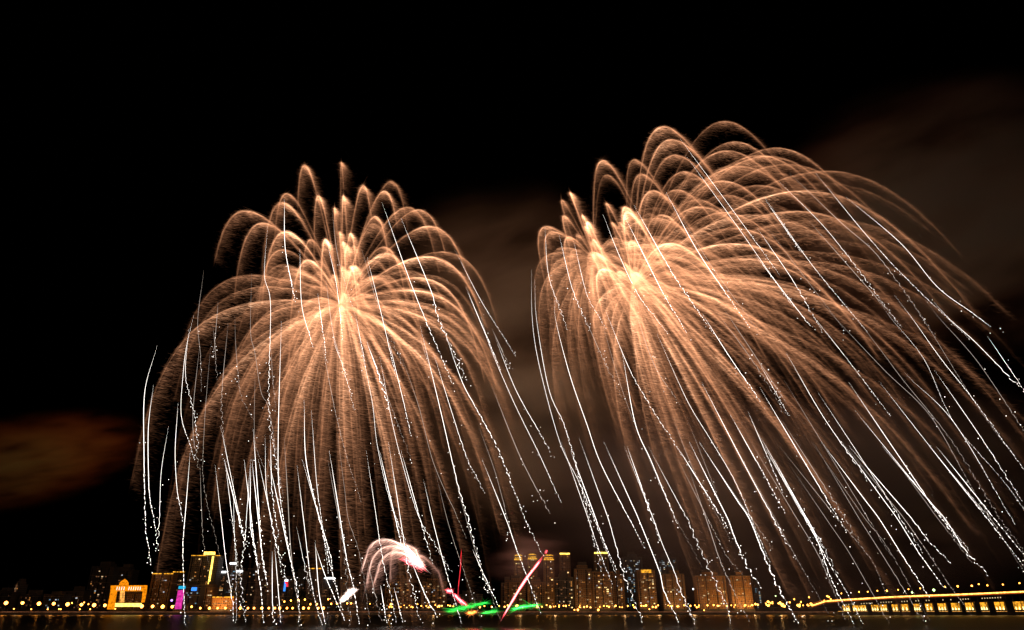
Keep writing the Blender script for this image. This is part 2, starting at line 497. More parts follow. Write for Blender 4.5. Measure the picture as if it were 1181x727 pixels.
TR_R = '''629 271 633 319 650 368/647 280 660 333 675 369/664 288 677 340 693 369/698 254 713 292 736 340 758 369/727 263 762 333 783 369/738 249 776 316 812 369/774 233 806 292 853 361
786 251 820 306 865 369/793 172 841 237 886 299/800 192 848 258 900 333/889 240 920 285/906 217 947 258 979 297 1021 353/919 208 969 256 1014 297 1066 370/949 210 999 271 1040 316 1096 370
986 236 1040 282 1081 331 1120 360/891 241 936 305 988 368/880 273 914 323 941 370/880 306 928 368/897 279 966 370/947 271 1029 364/613 320 614 370 622 422 645 508 669 559 693 619
617 330 619 370 633 449 652 494 671 563 684 619/640 350 641 370 657 432 677 490 693 535 726 599/676 370 696 415 712 447/691 360 714 439 738 504 772 583 791 619/703 370 727 428 751 470 779 513
736 370 755 422 777 456/763 397 793 463 820 508 848 556 875 619/720 421 733 490 751 532 772 583/779 490 800 542 834 607/798 497 824 563 846 619/817 456 858 535 899 611/834 370 872 422 899 466
844 370 899 453/815 370 841 411 870 453/851 494 899 580/748 585 760 619/868 487 899 559/789 528 834 600/880 427 906 473/913 418 949 480 990 539/942 370 969 404 993 435 1018 468
952 355 1018 425 1073 480 1121 563 1155 618/975 350 990 370 1021 411 1042 439 1097 508 1148 590 1165 614/1015 350 1030 370 1066 415 1100 487 1155 552 1176 580/1035 345 1054 370 1086 415 1121 459 1179 539
1048 345 1066 370 1128 470 1176 535/1070 350 1086 370 1128 418 1179 494/1080 352 1097 370 1124 394 1164 435/1145 397 1179 447/885 518 942 618/890 470 966 597/921 466 1014 619/952 466 1004 545 1052 619
987 453 1031 518 1083 594 1104 622/997 487 1059 563 1104 618/1052 439 1100 487 1160 587/914 504 983 611/1024 453 1086 532 1135 590/1086 439 1131 504 1169 563/748 585 754 600 764 628 777 658 788 688 804 722
672 580 679 600 690 633 702 663/684 590 698 628 708 650/693 575 702 600 711 632 720 665 730 689 743 722/728 580 737 600 760 658 766 682 783 718/785 585 793 600 807 633 822 665 839 701 843 716
817 600 829 624 839 643 850 656/818 609 835 658 865 719/830 580 840 600 848 622 859 648 870 667/852 580 865 600 883 645 898 678 919 716/868 600 889 630/884 580 895 600 917 641 947 693
905 575 920 600 941 635 952 659 976 717/915 575 929 600 945 624 960 652/925 590 940 616 960 671 983 715/930 600 940 619 956 649 977 684 994 717/960 609 979 637 1007 686 1023 715
955 585 967 600 989 626 1007 649 1017 673/980 580 992 600 1022 647 1040 676 1062 711/985 580 999 600 1022 629 1042 663 1073 717/1000 580 1015 600 1042 643 1065 678/1020 578 1036 600 1058 635 1081 667
1028 580 1044 600 1071 639 1095 675 1109 694/1040 585 1053 600 1071 624 1090 643/1072 585 1083 600 1115 641/1078 585 1091 600 1113 635 1132 655/1128 585 1140 600 1160 626 1179 651/1136 585 1148 600 1180 639'''


def catmull(p, n):
    p = np.asarray(p, float)
    q = np.vstack([2 * p[0] - p[1], p, 2 * p[-1] - p[-2]])
    out = []
    for i in range(1, len(q) - 2):
        t = np.linspace(0, 1, n, endpoint=False)[:, None]
        a, b, c, d = q[i - 1], q[i], q[i + 1], q[i + 2]
        out.append(0.5 * (2 * b + (c - a) * t + (2 * a - 5 * b + 4 * c - d) * t ** 2 + (3 * b - a - 3 * c + d) * t ** 3))
    out.append(p[-1:]); return np.vstack(out)


def star_trail(pts2, D, root, rnd, mat, thick=1.0):
    (xa, ya), (xb, yb), (xc, yc), (xd, yd) = pts2[0], pts2[1], pts2[-2], pts2[-1]
    pts2 = [(xa - (xb - xa) * 0.18, ya - (yb - ya) * 0.18)] + list(pts2)
    if 560 < ya < 612: pts2 = [(xa - (xb - xa) * 70 / max(12, yb - ya), ya - 70)] + pts2
    g = min(1.0, 0.14 * (yd - ya) / max(8, yd - yc), max(0, 719 - yd) / max(8, yd - yc))
    if g > 0.05: pts2.append((xd + (xd - xc) * g, yd + (yd - yc) * g))
    P3 = np.array([P(x, y, D) for x, y in pts2])
    c = catmull(P3, 24)
    seg = np.linalg.norm(np.diff(c, axis=0), axis=1); s = np.concatenate([[0], np.cumsum(seg)]); L = s[-1]
    def at(u): return np.array([np.interp(u, s, c[:, k]) for k in range(3)]).T
    side = unit(np.cross(unit(c[-1] - c[0]), np.array([0, 1.0, 0])))
    f = rnd.uniform(0.38, 0.85) * L            # burns steadily, then crackles into separate flashes
    amp = rnd.choice([0.08, 0.15, 0.3, 0.6]); ph = rnd.uniform(0, 6)
    pieces = [(0.0, f, 0)]
    u = f + 0.3; k = 0
    while u < L:
        q = (u - f) / (L - f + 1e-6)
        ln = max(0.45, rnd.uniform(0.5, 4.2) * (1 - q) ** 0.7)
        gap = rnd.uniform(0.25, 1.0) + 2.2 * q * rnd.random()
        if k % 17 == 9: gap += rnd.uniform(0, 2)
        pieces.append((u, min(L, u + ln), q)); u += ln + gap; k += 1
    rmax = rnd.uniform(0.075, 0.16) * thick
    pts = []; rad = []
    for a, b_, q in pieces:
        n = max(2, int((b_ - a) / 1.4) + 1) if q else max(4, int((b_ - a) / 2.5))
        uu = np.linspace(a, b_, n + 1)
        p = at(uu)
        grow = np.clip((uu - f * 0.8) / (L * 0.25), 0, 1)
        wob = amp * grow * (np.sin(uu * 0.9 + ph) + 0.6 * np.sin(uu * 2.1))
        if q: wob = wob + rnd.gauss(0, 0.10 + amp * 0.5 * q)
        p = p + side[None] * wob[:, None]
        ramp = np.clip(uu / (0.30 * L), 0.12, 1)
        rr = rmax * ramp * (1.0 - 0.25 * q) * (rnd.uniform(0.8, 1.35) if q else 1)
        p = p - np.array(root.location)[None]
        d = unit(p[1] - p[0]) * 0.06
        pts += [p[0] - d] + list(p) + [p[-1] + d]      # a hair-thin thread joins flash to flash
        rad += [0.012] + list(rr) + [0.012]
    for _ in range(rnd.randint(2, 9)):                 # loose flashes knocked off the star
        q = rnd.uniform(0.45, 1.06)
        p = at(q * L) + side * rnd.gauss(0, 2.2) + (c[-1] - c[-2]) / (seg[-1] + 1e-6) * (max(0, q - 1) * L)
        if p[2] > 1: LOOSE.setdefault(root.name, (root, []))[1].append(p - np.array(root.location))
    mb = MB()
    mb.tube([tuple(x) for x in pts], rad, 4)
    return mb.build('star_trail', mat, root)


LOOSE = {}


def parse(t):
    for s in t.replace('\n', '/').split('/'):
        v = [float(x) for x in s.split()]
        yield list(zip(v[0::2], v[1::2]))


def stars(text, pick, seed):
    rnd = random.Random(seed)
    for tr in parse(text):
        ye = tr[-1][1]
        ye = min(720, ye + 0.22 * (ye - tr[0][1]))
        D = rnd.uniform(410, 590)
        if ye > 705:
            D = min(D, 0.97 * (CAM_H - 0.6) / ((ye - HOR) / 936.0 + 1e-6))
        st = rnd.random()
        mat = M['star'] if st < 0.72 else M['star_dim']
        star_trail(tr, D, pick(tr), rnd, mat, rnd.choice([0.7, 0.85, 1.0, 1.0, 1.25]))


stars(TR_L, lambda tr: left, 21)
stars(TR_R, lambda tr: r1 if tr[0][0] < 700 else r2, 22)
for root, ps in LOOSE.values():
    mb = MB()
    for p in ps:
        r_ = random.uniform(0.14, 0.32)
        mb.tube([tuple(p - np.array([0, 0, r_])), tuple(p), tuple(p + np.array([0, 0, r_]))], [0.05, r_, 0.05], 5)
    tag(mb.build('loose_sparks', M['star'], root), kind='stuff')


# ------------------------------------------------------------------ small fireworks low over the water
def polypath(pts, D, T=4.0):
    c = catmull([P(x, y, D) for x, y in pts], 16)
    s = np.linspace(0, T, len(c))
    def f(t): return np.stack([np.interp(t, s, c[:, k]) for k in range(3)], -1)
    return f


sm = empty('small_firework', P(482, 650, 470), 'small low firework with a white and red core and pale arcs curling to the left', 'firework')
for pts, br in (([(486, 650), (468, 632), (445, 623), (428, 630), (418, 655)], 2.0), ([(486, 652), (465, 634), (446, 631), (430, 645), (423, 676)], 1.7),
                ([(486, 654), (468, 640), (452, 638), (440, 648), (431, 676)], 1.5), ([(486, 652), (478, 634), (462, 628), (452, 640), (450, 668)], 0.9),
                ([(480, 640), (490, 644), (505, 660), (512, 684)], 0.25)):
    sp = Sparks()
    comet_sparks(sp, polypath(pts, 470), 4.0, 1500, br * 0.22, 6.0, np.array([1.6, 0.5, -2.4]), np.array([0.9, 0.1, 0.35]), 1.6, 0.28, 1.0, 0.01)
    sp.build('comet_trail', M['spark_hot'], sm, sm.location)
sp = Sparks()
n = 170
t = RNG.random(n); a0, a1 = P(470, 632, 470), P(486, 652, 470)
c = a0[None] + (a1 - a0)[None] * t[:, None] + RNG.normal(size=(n, 3)) * (0.4 + 0.7 * t[:, None])
sp.add(c, unit((a1 - a0)[None] + RNG.normal(size=(n, 3)) * 3), RNG.gamma(3, 1.2, n), np.full(n, 0.34), 0.8 * np.ones(n))
sp.build('core', M['spark_hot'], sm, sm.location)
sp = Sparks()
n = 420
t = RNG.random(n); a0, a1 = P(466, 644, 470), P(488, 656, 470)
c = a0[None] + (a1 - a0)[None] * t[:, None] + RNG.normal(size=(n, 3)) * np.array([1.3, 1, 1.0])
sp.add(c, unit((a1 - a0)[None] + RNG.normal(size=(n, 3)) * 5), RNG.gamma(3, 1.0, n), np.full(n, 0.35), 1.2 * np.ones(n))
sp.build('red_fringe', M['spark_red'], sm, sm.location)
point_light('burst_light', (0, 0, 0), 2e4, (1, .5, .45), 2, sm)


def flare(name, label, pts, rad, n, mat, heat, cat, D=470, jit=0.3, core=None, length=2.6):
    root = empty(name, P(pts[0][0], pts[0][1], D), label, cat)
    c = catmull([P(x, y, D) for x, y in pts], 12)
    sp = Sparks()
    u = RNG.random(n) * (len(c) - 1); i = u.astype(int); fr = (u - i)[:, None]
    q = u / (len(c) - 1)
    p = c[i] * (1 - fr) + c[np.minimum(i + 1, len(c) - 1)] * fr
    rr = np.interp(q, np.linspace(0, 1, len(rad)), rad)
    p = p + RNG.normal(size=(n, 3)) * (rr[:, None]) * np.array([1, 1, 0.8])
    tan = unit(c[np.minimum(i + 1, len(c) - 1)] - c[np.maximum(i - 1, 0)])
    ax = unit(tan + RNG.normal(size=(n, 3)) * jit)
    sp.add(p, ax, RNG.gamma(3, length / 3, n) + 0.4, np.full(n, 0.34), heat * RNG.gamma(2, 0.5, n))
    sp.build('sparks', mat, root, root.location)
    if core:
        mb = MB(); k = core[1]
        cc = c[:: max(1, len(c) // 10)] - np.array(root.location)
        mb.tube([tuple(x) for x in cc], [k * (0.25 + 0.75 * math.sin(PI * min(1, 0.15 + j / (len(cc) - 1) * 0.85)) ** 0.6) for j in range(len(cc))], 6)
        mb.build('flame', core[0], root)
    return root


M['hot_pink'] = glow('white_hot_pink_flame', (1.0, 0.42, 0.40), 2.6)
M['hot_green'] = glow('hot_green_flame', (0.10, 1.0, 0.30), 2.2)
flare('rising_comet', 'long straight red comet slanting up to the right from the water', [(584, 705), (594, 688), (606, 669), (622, 648)], [0.1, 0.3, 0.42, 0.35], 900, M['spark_red'], 0.7, 'firework', 480, 0.05, (M['hot_pink'], 0.5), 6)
flare('signal_flare', 'small red spark ball above the tip of the slanting red comet', [(629.5, 638), (630, 636.5), (631, 635)], [0.25, 0.35, 0.2], 70, M['spark_red'], 0.8, 'flare', 480, 1.5, None, 1.3)
flare('rising_comet', 'thin faint vertical red comet above the green flares', [(528, 692), (529, 674), (531, 656), (532, 636)], [0.15, 0.12, 0.15, 0.2], 150, M['spark_red'], 0.16, 'firework', 480, 0.05, None, 5)
flare('signal_flare', 'short pink red flare beside the left green flare', [(525, 687), (530, 692), (538, 698)], [0.4, 0.6, 0.5], 260, M['spark_red'], 1.0, 'flare', 480, 0.3, (M['hot_pink'], 0.4))
flare('signal_flare', 'round pink spark ball left of the thin red comet', [(516, 681), (518, 682), (521, 682)], [0.4, 0.6, 0.4], 160, M['spark_red'], 1.2, 'flare', 480, 1.5, (M['hot_pink'], 0.35))
flare('signal_flare', 'long ragged green flare low on the water, sloping up to the right', [(517, 705), (530, 702), (545, 699), (562, 695)], [0.8, 0.9, 0.6, 0.2], 480, M['spark_green'], 0.30, 'flare', 480, 0.30, None, 6)
flare('signal_flare', 'flat green flare just right of the orange glow', [(558, 707), (566, 706), (573, 705)], [0.4, 0.5, 0.4], 170, M['spark_green'], 0.34, 'flare', 480, 0.30, None, 5)
flare('signal_flare', 'bright green flare right of the foot of the slanting red comet', [(592, 703), (604, 700), (621, 698)], [0.7, 0.6, 0.3], 340, M['spark_green'], 0.34, 'flare', 480, 0.30, (M['hot_green'], 0.22), 6)
flare('signal_flare', 'small orange glow under the long green flare', [(540, 707), (544, 707), (549, 706)], [0.5, 0.6, 0.4], 160, M['spark_orange'], 0.9, 'flare', 480, 0.6)
wf = flare('signal_flare', 'brilliant white flare over the embankment left of the low firework', [(395, 692), (400, 688), (404, 683), (409, 681)], [0.7, 0.9, 1.0, 0.5], 800, M['spark_hot'], 1.2, 'flare', 480, 0.6, (M['star'], 0.9))
point_light('burst_light', P(548, 690, 478), 5e3, (1, 0.05, 0.08), 2)
point_light('burst_light', P(600, 680, 478), 1.5e4, (1, 0.05, 0.08), 2)


# ------------------------------------------------------------------ drifting smoke, lit by the bursts
def smoke(px, py, D, rx, ry, rz, dens, color, seed, tilt=0.0, stretch=(1, 1, 2.4)):
    c = P(px, py, D)
    m, nt, out = new_mat('drifting_smoke')
    tc = nt.nodes.new('ShaderNodeTexCoord')
    ln = nt.nodes.new('ShaderNodeVectorMath'); ln.operation = 'LENGTH'
    nt.links.new(tc.outputs['Object'], ln.inputs[0])
    fall = nt.nodes.new('ShaderNodeMapRange'); fall.interpolation_type = 'SMOOTHSTEP'
    fall.inputs[1].default_value = 1.0; fall.inputs[2].default_value = 0.15; fall.inputs[3].default_value = 0; fall.inputs[4].default_value = 1
    nt.links.new(ln.outputs['Value'], fall.inputs[0])
    mp = nt.nodes.new('ShaderNodeMapping'); mp.inputs['Scale'].default_value = stretch; mp.inputs['Location'].default_value = (seed, seed * 2.3, 0)
    nt.links.new(tc.outputs['Object'], mp.inputs['Vector'])
    nz = nt.nodes.new('ShaderNodeTexNoise'); nz.inputs['Scale'].default_value = 1.1; nz.inputs['Detail'].default_value = 3; nz.inputs['Roughness'].default_value = 0.5
    nt.links.new(mp.outputs[0], nz.inputs['Vector'])
    mr = nt.nodes.new('ShaderNodeMapRange'); mr.inputs[1].default_value = 0.36; mr.inputs[2].default_value = 0.72; mr.inputs[3].default_value = 0.0; mr.inputs[4].default_value = dens
    nt.links.new(nz.outputs[0], mr.inputs[0])
    mu = nt.nodes.new('ShaderNodeMath'); mu.operation = 'MULTIPLY'
    nt.links.new(fall.outputs[0], mu.inputs[0]); nt.links.new(mr.outputs[0], mu.inputs[1])
    vs = nt.nodes.new('ShaderNodeVolumeScatter'); vs.inputs['Color'].default_value = (*color, 1)
    nt.links.new(mu.outputs[0], vs.inputs['Density'])
    nt.links.new(vs.outputs[0], out.inputs['Volume'])
    m.cycles.volume_step_rate = 2.5
    import bmesh
    bm = bmesh.new(); bmesh.ops.create_icosphere(bm, subdivisions=3, radius=1.0)
    me = bpy.data.meshes.new('smoke_cloud'); bm.to_mesh(me); bm.free()
    o = link('smoke_cloud', me, m)
    o.location = tuple(c); o.scale = (rx, ry, rz); o.rotation_euler = (0, tilt, 0)
    tag(o, kind='stuff')
    return o


smoke(1110, 235, 760, 300, 90, 215, 0.075, (1.0, 0.52, 0.40), 3.1, R(-22), (1.2, 1, 3.2))
smoke(600, 450, 760, 150, 80, 190, 0.022, (1.0, 0.72, 0.55), 8.4, R(-8))
smoke(575, 320, 760, 175, 80, 150, 0.013, (1.0, 0.66, 0.50), 6.4, R(-22), (1.3, 1, 5))
smoke(940, 560, 800, 400, 90, 190, 0.024, (0.95, 0.70, 0.72), 5.7, 0)
smoke(22, 534, 640, 125, 60, 46, 0.060, (1.0, 0.25, 0.06), 21.7, R(-14), (3.2, 2, 7.5))  # city glow on this cloud is put into its orange scatter colour
smoke(612, 645, 560, 42, 25, 26, 0.03, (1.0, 0.6, 0.6), 2.2, 0)

# ------------------------------------------------------------------ the city across the water
def X(px, D): return float(P(px, HOR, D)[0])
def Z(py, D): return float(P(PW / 2, py, D)[2])


BOXMESH = {}


def unit_box(key, w, h, mat):
    if key not in BOXMESH:
        me = bpy.data.meshes.new('window')
        b = MB().box(-w / 2, w / 2, -0.12, 0, -h / 2, h / 2)
        me.from_pydata(b.v, [], b.f); me.materials.append(mat)
        BOXMESH[key] = me
    return BOXMESH[key]


def place_windows(root, w, h, n, pal, seed, y=-0.03, zlo=4, cols=3.6, wsize=(2.3, 1.7)):
    r = random.Random(seed)
    nx = max(2, int((w - 3) / cols)); nz = max(2, int((h - zlo - 3) / 3.2))
    cells = [(i, k) for i in range(nx) for k in range(nz)]
    r.shuffle(cells)
    keys = list(pal)
    for i, k in cells[:min(int(n * 0.7), 96)]:
        key = r.choices(keys, [pal[q] for q in keys])[0]
        wide = r.choice([1, 1, 1, 1.5])
        me = unit_box((key, wide), wsize[0] * wide, wsize[1], M[key])
        o = bpy.data.objects.new('window', me); COL.objects.link(o); o.parent = root
        o.location = (-w / 2 + (w - nx * cols) / 2 + (i + 0.5) * cols, y, zlo + (k + 0.5) * 3.2)


WARM = {'win_amber': 4, 'cream': 2, 'win_dim': 9, 'win_hot': 1, 'win_white': 0.6}
COLD = {'win_white': 4, 'win_blue': 4, 'cream': 1}
DIM = {'win_dim': 9, 'win_amber': 1.5, 'cream': .6, 'win_white': .5}


def building(label, x0, x1, ytop, D, mat, nwin, pal, top=None, seed=0, steps=0, group=None, depth=24):
    a, b = X(x0, D), X(x1, D); w = b - a; h = Z(ytop, D) - 3.2
    root = empty('apartment_tower' if h > 45 else 'building', ((a + b) / 2, D, 3.2), label, 'tower' if h > 45 else 'building', group)
    r = random.Random(seed + 100)
    hs = h - min(6.4, h * 0.1) if (h > 30 and not top) else h      # shoulders step down from the core
    mb = MB().box(-w / 2, w / 2, 0, depth, -0.5, hs)
    if hs < h:
        q0 = r.uniform(-0.32, -0.1) * w; q1 = r.uniform(0.12, 0.34) * w
        mb.box(q0, q1, 0.6, depth - 3, hs + 0.003, h)
    nb = max(2, int(w / 7))
    for i in range(nb + 1):                     # pilasters between the bays
        x = -w / 2 + i * w / nb
        mb.box(x - 0.6, x + 0.6, -0.9 if i % 2 else -0.6, -0.003, -0.5, hs - 0.4)
    wall = mb.build('wall', M[mat], root)
    for i in range(0, nb, 2):                   # dark glazed stair shafts rising between the bays
        if h > 30:
            x = -w / 2 + (i + r.choice([0.3, 0.5, 0.7])) * w / nb
            MB().box(x - 0.9, x + 0.9, -0.25, -0.004, 1, hs - 1.5).build('stair_glazing', M['shaft'], root)
    for k in range(1, int(h / 12.8) + 1):
        if k * 12.8 < hs - 3: MB().box(-w / 2 - 0.3, w / 2 + 0.3, -0.98, -0.903, k * 12.8, k * 12.8 + 0.6).build('ledge', M['concrete'], root)
    mb = MB().box(-w / 2 - 0.5, w / 2 + 0.5, -1.0, depth + 0.5, hs + 0.006, hs + 1.1)
    pw = w * r.uniform(0.3, 0.5)
    mb.box(-pw / 2, pw / 2, 5, depth - 5, hs + 1.103, h + r.uniform(3.5, 6))
    mb.tube([(pw * 0.3, 8, h + 3), (pw * 0.3, 8, h + 8)], 0.15, 5)
    roof = mb.build('roof', M['dark_concrete'], root)
    MB().box(-w / 2 - 1.5, w / 2 + 1.5, -4, -1.003, -0.5, 5.2).build('podium', M['dark_concrete'], root)
    place_windows(root, w, hs, nwin, pal, seed, zlo=6)
    if top == 'crown':                          # temple-like roof crown, its floodlighting painted in as emission
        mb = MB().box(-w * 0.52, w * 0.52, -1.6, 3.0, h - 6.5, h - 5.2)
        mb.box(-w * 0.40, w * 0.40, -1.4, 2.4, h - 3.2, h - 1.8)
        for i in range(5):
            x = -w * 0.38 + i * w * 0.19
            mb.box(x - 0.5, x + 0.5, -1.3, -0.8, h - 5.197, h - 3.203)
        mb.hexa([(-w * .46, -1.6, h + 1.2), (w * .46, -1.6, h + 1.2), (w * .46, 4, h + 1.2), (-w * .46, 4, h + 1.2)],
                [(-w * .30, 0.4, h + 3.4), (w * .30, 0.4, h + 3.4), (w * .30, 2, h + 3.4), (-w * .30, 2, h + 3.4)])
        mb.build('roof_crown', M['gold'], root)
    elif top == 'line':
        mb = MB().box(-w / 2 - 0.6, -w * .06, -1.35, -1.003, h - 0.6, h + 1.0)
        mb.box(w * .06, w / 2 + 0.6, -1.35, -1.003, h - 0.6, h + 1.0)
        mb.build('roof_light_strip', M['gold'], root)
    elif top == 'white':
        MB().box(-w * .42, w * .42, -1.5, -1.003, h - 1.5, h + 1.6).build('roof_sign', M['white'], root)
    elif top == 'bar':
        MB().box(-w * .50, w * .50, -1.5, -1.003, h - 1.2, h + 1.6).build('roof_light_strip', M['gold_hot'], root)
    return root, w, h


def facade_spots(root, w, h, energy, color=(1.0, 0.5, 0.16), n=2):  # added unseen spots that brighten the facade in place of street-lamp light
    for i in range(n):
        l = bpy.data.lights.new('added_facade_spot', 'SPOT'); l.energy = energy * 0.42; l.color = color
        l.spot_size = R(95); l.spot_blend = 0.8; l.shadow_soft_size = 1
        o = bpy.data.objects.new('added_facade_spot', l); COL.objects.link(o); o.parent = root
        o.location = ((i + 0.5) / n * w - w / 2, -34, 2); o.rotation_euler = (R(128), 0, 0)


G_T = 'apartment towers on the far shore'
B = building
B('low dark building at the far left edge with a few faint windows', -14, 10, 681, 1330, 'f_dark', 10, DIM, None, 1)
rt, w, h = B('slim small tower with faint olive light near the left edge', 10, 16, 671, 1360, 'f_grey', 8, DIM, None, 2)
MB().box(-1.2, 1.2, -0.9, -0.71, 12, h - 4).build('glow_strip', M['win_dim'], rt)
B('low dark block left of the broad dim tower, one bluish window at its side', 20, 44, 684, 1340, 'f_dark', 12, DIM, None, 3)
B('low dark block beside the waterfront lamps, second from the broad dim tower', 48, 70, 686, 1330, 'f_dark', 9, COLD, None, 4)
B('low dark block touching the broad dim tower on the left', 72, 93, 680, 1360, 'f_dark', 9, DIM, None, 5)
B('broad dim tower left of the golden arch with scattered tiny windows', 96, 122, 650, 1400, 'f_dark', 48, DIM, None, 6)
B('dark tower right behind the golden arch', 124, 145, 654, 1420, 'f_dark', 20, DIM, None, 7)
B('dark low block seen through the golden arch', 130, 164, 682, 1300, 'f_brown', 30, DIM, None, 8)
rt, w, h = B('brown building with a golden roof line right of the golden arch', 169, 193, 662, 1320, 'f_brown', 40, DIM, 'line', 9)
B('dark building with a raised golden roof line beside the tall golden tower', 193, 206, 660, 1340, 'f_dark', 18, DIM, 'line', 10)

# tall golden tower
rt, w, h = B('tall tower edged in golden light with a bright golden sign on top', 211, 243, 641, 1300, 'f_grey', 70, WARM, 'signed', 11)
mb = MB().box(-w / 2 - .5, w * .1, -1.4, -1.003, h - .4, h + .6).box(w * .38, w * .56, -1.4, -1.003, h - .6, h + .5)
mb.build('roof_light_strip', M['gold'], rt)
mb = MB().box(-w * .05, w * .36, -1.8, -1.003, h + 1.2, h + 6.5)
for i in range(5): mb.box(-w * .03 + i * w * .08, w * .015 + i * w * .08, -2.0, -1.803, h + 2.2, h + 5.6)
mb.build('roof_sign', M['gold_hot'], rt)
MB().box(w * .27, w * .34, -1.5, -.98, h - 62, h - 1).build('glow_strip', M['gold_hot'], rt)
MB().box(-w * .5, w * .12, -1.5, -.98, 42, 44).build('glow_strip', M['gold'], rt)
rt, w, h = B('low block with cyan and magenta light panels in front of the golden tower', 202, 228, 675, 1240, 'f_dark', 14, COLD, 'signed', 12)
MB().box(-w / 2 + .5, -w * .18, -1.4, -1.003, h - 6, h - 1.5).build('cyan_panel', M['cyan'], rt)
MB().box(w * .1, w * .34, -1.4, -1.003, h - 9, h - 3.5).build('blue_panel', M['blue'], rt)
MB().box(-w / 2 + .5, -w * .2, -1.4, -1.003, 1, h - 8).build('magenta_screen', M['magenta'], rt)
B('brown windowed block between the golden tower and the low golden pavilion', 231, 243, 674, 1260, 'f_brown', 20, WARM, None, 13)
B('grey block with a bright white roof sign on its left', 243, 256, 660, 1330, 'f_grey', 30, DIM, 'white', 14)
B('slim grey tower carrying a bright white sign above its neighbours', 257, 266, 650, 1340, 'f_grey', 26, COLD, 'white', 15)
B('grey block with a white lit roof edge right of the slim signed tower', 266, 275, 659, 1325, 'f_grey', 26, DIM, 'white', 16)
rt, w, h = B('low pavilion glowing gold on the waterfront under the white streaks', 244, 268, 689, 1225, 'f_orange', 20, WARM, 'line', 17)
facade_spots(rt, w, h, 9e4, n=3)
B('tall dark tower with very few lit windows left of the dark hill', 280, 297, 652, 1400, 'f_dark', 20, DIM, None, 18)
B('dark tower second left of the blue and red sign', 298, 312, 657, 1390, 'f_dark', 22, DIM, None, 19)
rt, w, h = B('dark building with a vertical blue and red sign', 318, 336, 668, 1350, 'f_dark', 18, DIM, 'signed', 20)
MB().box(-w * .12, w * .0, -1.7, -1.003, h - 21, h - 5).build('blue_sign', M['blue'], rt)
MB().box(-w * .06, w * .12, -2.0, -1.703, h - 8, h - 5).box(w * .02, w * .14, -1.7, -1.003, h - 13, h - 9).build('red_sign', M['red'], rt)
MB().box(-w * .12, w * .10, -1.7, -1.003, h - 4, h - 1).build('white_sign', M['white'], rt)
B('dim block behind the dark hill', 336, 350, 656, 1450, 'f_grey', 14, DIM, None, 21)
B('dim grey block between the dark hill and the white roof sign', 352, 366, 656, 1430, 'f_grey', 16, DIM, 'line', 22)
rt, w, h = B('dark block topped by a glaring white oval sign', 367, 386, 669, 1330, 'f_dark', 16, DIM, 'signed', 23)
mb = MB().lathe((0, 0, 0), [(.1, 0), (8, .6), (11, 1.7), (8, 2.8), (.1, 3.4)], 16)
sg = mb.build('roof_sign', M['white'], rt); sg.location = (0, 4, h + 1.3)
B('dark block right of the glaring white sign', 390, 412, 664, 1390, 'f_dark', 20, DIM, None, 24)
B('dark low block left of the small low firework', 414, 440, 672, 1380, 'f_dark', 18, DIM, None, 25)
B('brown block with many small windows under the small low firework', 443, 472, 664, 1320, 'f_brown', 70, WARM, None, 26)
B('brown block with bands of lit windows right of the dark gap', 486, 514, 667, 1330, 'f_brown', 70, WARM, None, 27)
B('low dark block behind the green flares', 520, 556, 684, 1360, 'f_dark', 12, DIM, None, 28)
B('brown block left of the four crowned towers', 578, 592, 669, 1360, 'f_brown', 24, WARM, None, 29)
for i, (a, b_, yt, lb) in enumerate([(593, 603, 642, 'slim tower with a floodlit golden crown, leftmost of the crowned towers'),
                                    (609, 620, 641, 'slim tower with a golden crown behind the slanting red comet'),
                                    (628, 640, 642, 'golden crowned tower just right of the tip of the red comet'),
                                    (647, 659, 639, 'golden crowned tower standing apart right of the red comet'),
                                    (688, 704, 638, 'widest golden crowned tower, white windows below its crown')]):
    t_, w, h = B(lb, a, b_, yt, 1380, 'f_brown', 44, WARM, 'crown' if i not in (3, 4) else 'bar', 30 + i, group='crowned towers')
    facade_spots(t_, w, h, 3e4, n=1)
B('brown block at the foot of the leftmost crowned towers', 583, 606, 667, 1300, 'f_brown', 26, WARM, None, 36)
B('brown block with a few bright windows behind the slanting red comet', 611, 629, 668, 1300, 'f_brown', 26, WARM, None, 37)
B('dark block with reddish glow between the crowned towers', 641, 662, 662, 1300, 'f_dark', 44, WARM, None, 38)
rt, w, h = B('brown tower full of lit windows left of the widest crowned tower', 664, 684, 652, 1310, 'f_brown', 60, WARM, None, 39)
facade_spots(rt, w, h, 4e4, n=1)
rt, w, h = B('brown block in front of the widest crowned tower, dense with lit windows', 685, 709, 655, 1280, 'f_brown', 92, WARM, None, 40)
facade_spots(rt, w, h, 4e4, n=1)
B('brown block right of the widest crowned tower with stacked amber windows', 710, 721, 658, 1300, 'f_brown', 40, WARM, None, 41)
B('tall blue grey tower with columns of cold white windows', 722, 744, 639, 1460, 'f_blue', 96, COLD, None, 42)
rt, w, h = B('brown tower with an orange lit roof in front of the cold windowed tower', 738, 758, 658, 1300, 'f_brown', 72, WARM, 'signed', 43)
MB().box(-w * .3, w * .3, -1.6, -1.003, h - 4, h + 1.2).build('roof_light_strip', M['gold'], rt)
facade_spots(rt, w, h, 6e4, n=1)
B('dark blue tower with cyan windows behind the orange roofed pair', 763, 785, 640, 1460, 'f_blue', 90, COLD, None, 44)
rt, w, h = B('brown tower with plain roof right of the orange roofed tower', 766, 792, 658, 1310, 'f_brown', 46, WARM, None, 45)
facade_spots(rt, w, h, 6e4, n=2)
rt, w, h = B('broad ochre tower left of the brightest orange tower', 806, 840, 660, 1300, 'f_orange', 60, WARM, None, 46)
facade_spots(rt, w, h, 5e4, n=2)
rt, w, h = B('brightest orange floodlit tower at the right end of the skyline', 846, 869, 660, 1290, 'f_orange', 16, WARM, None, 47)
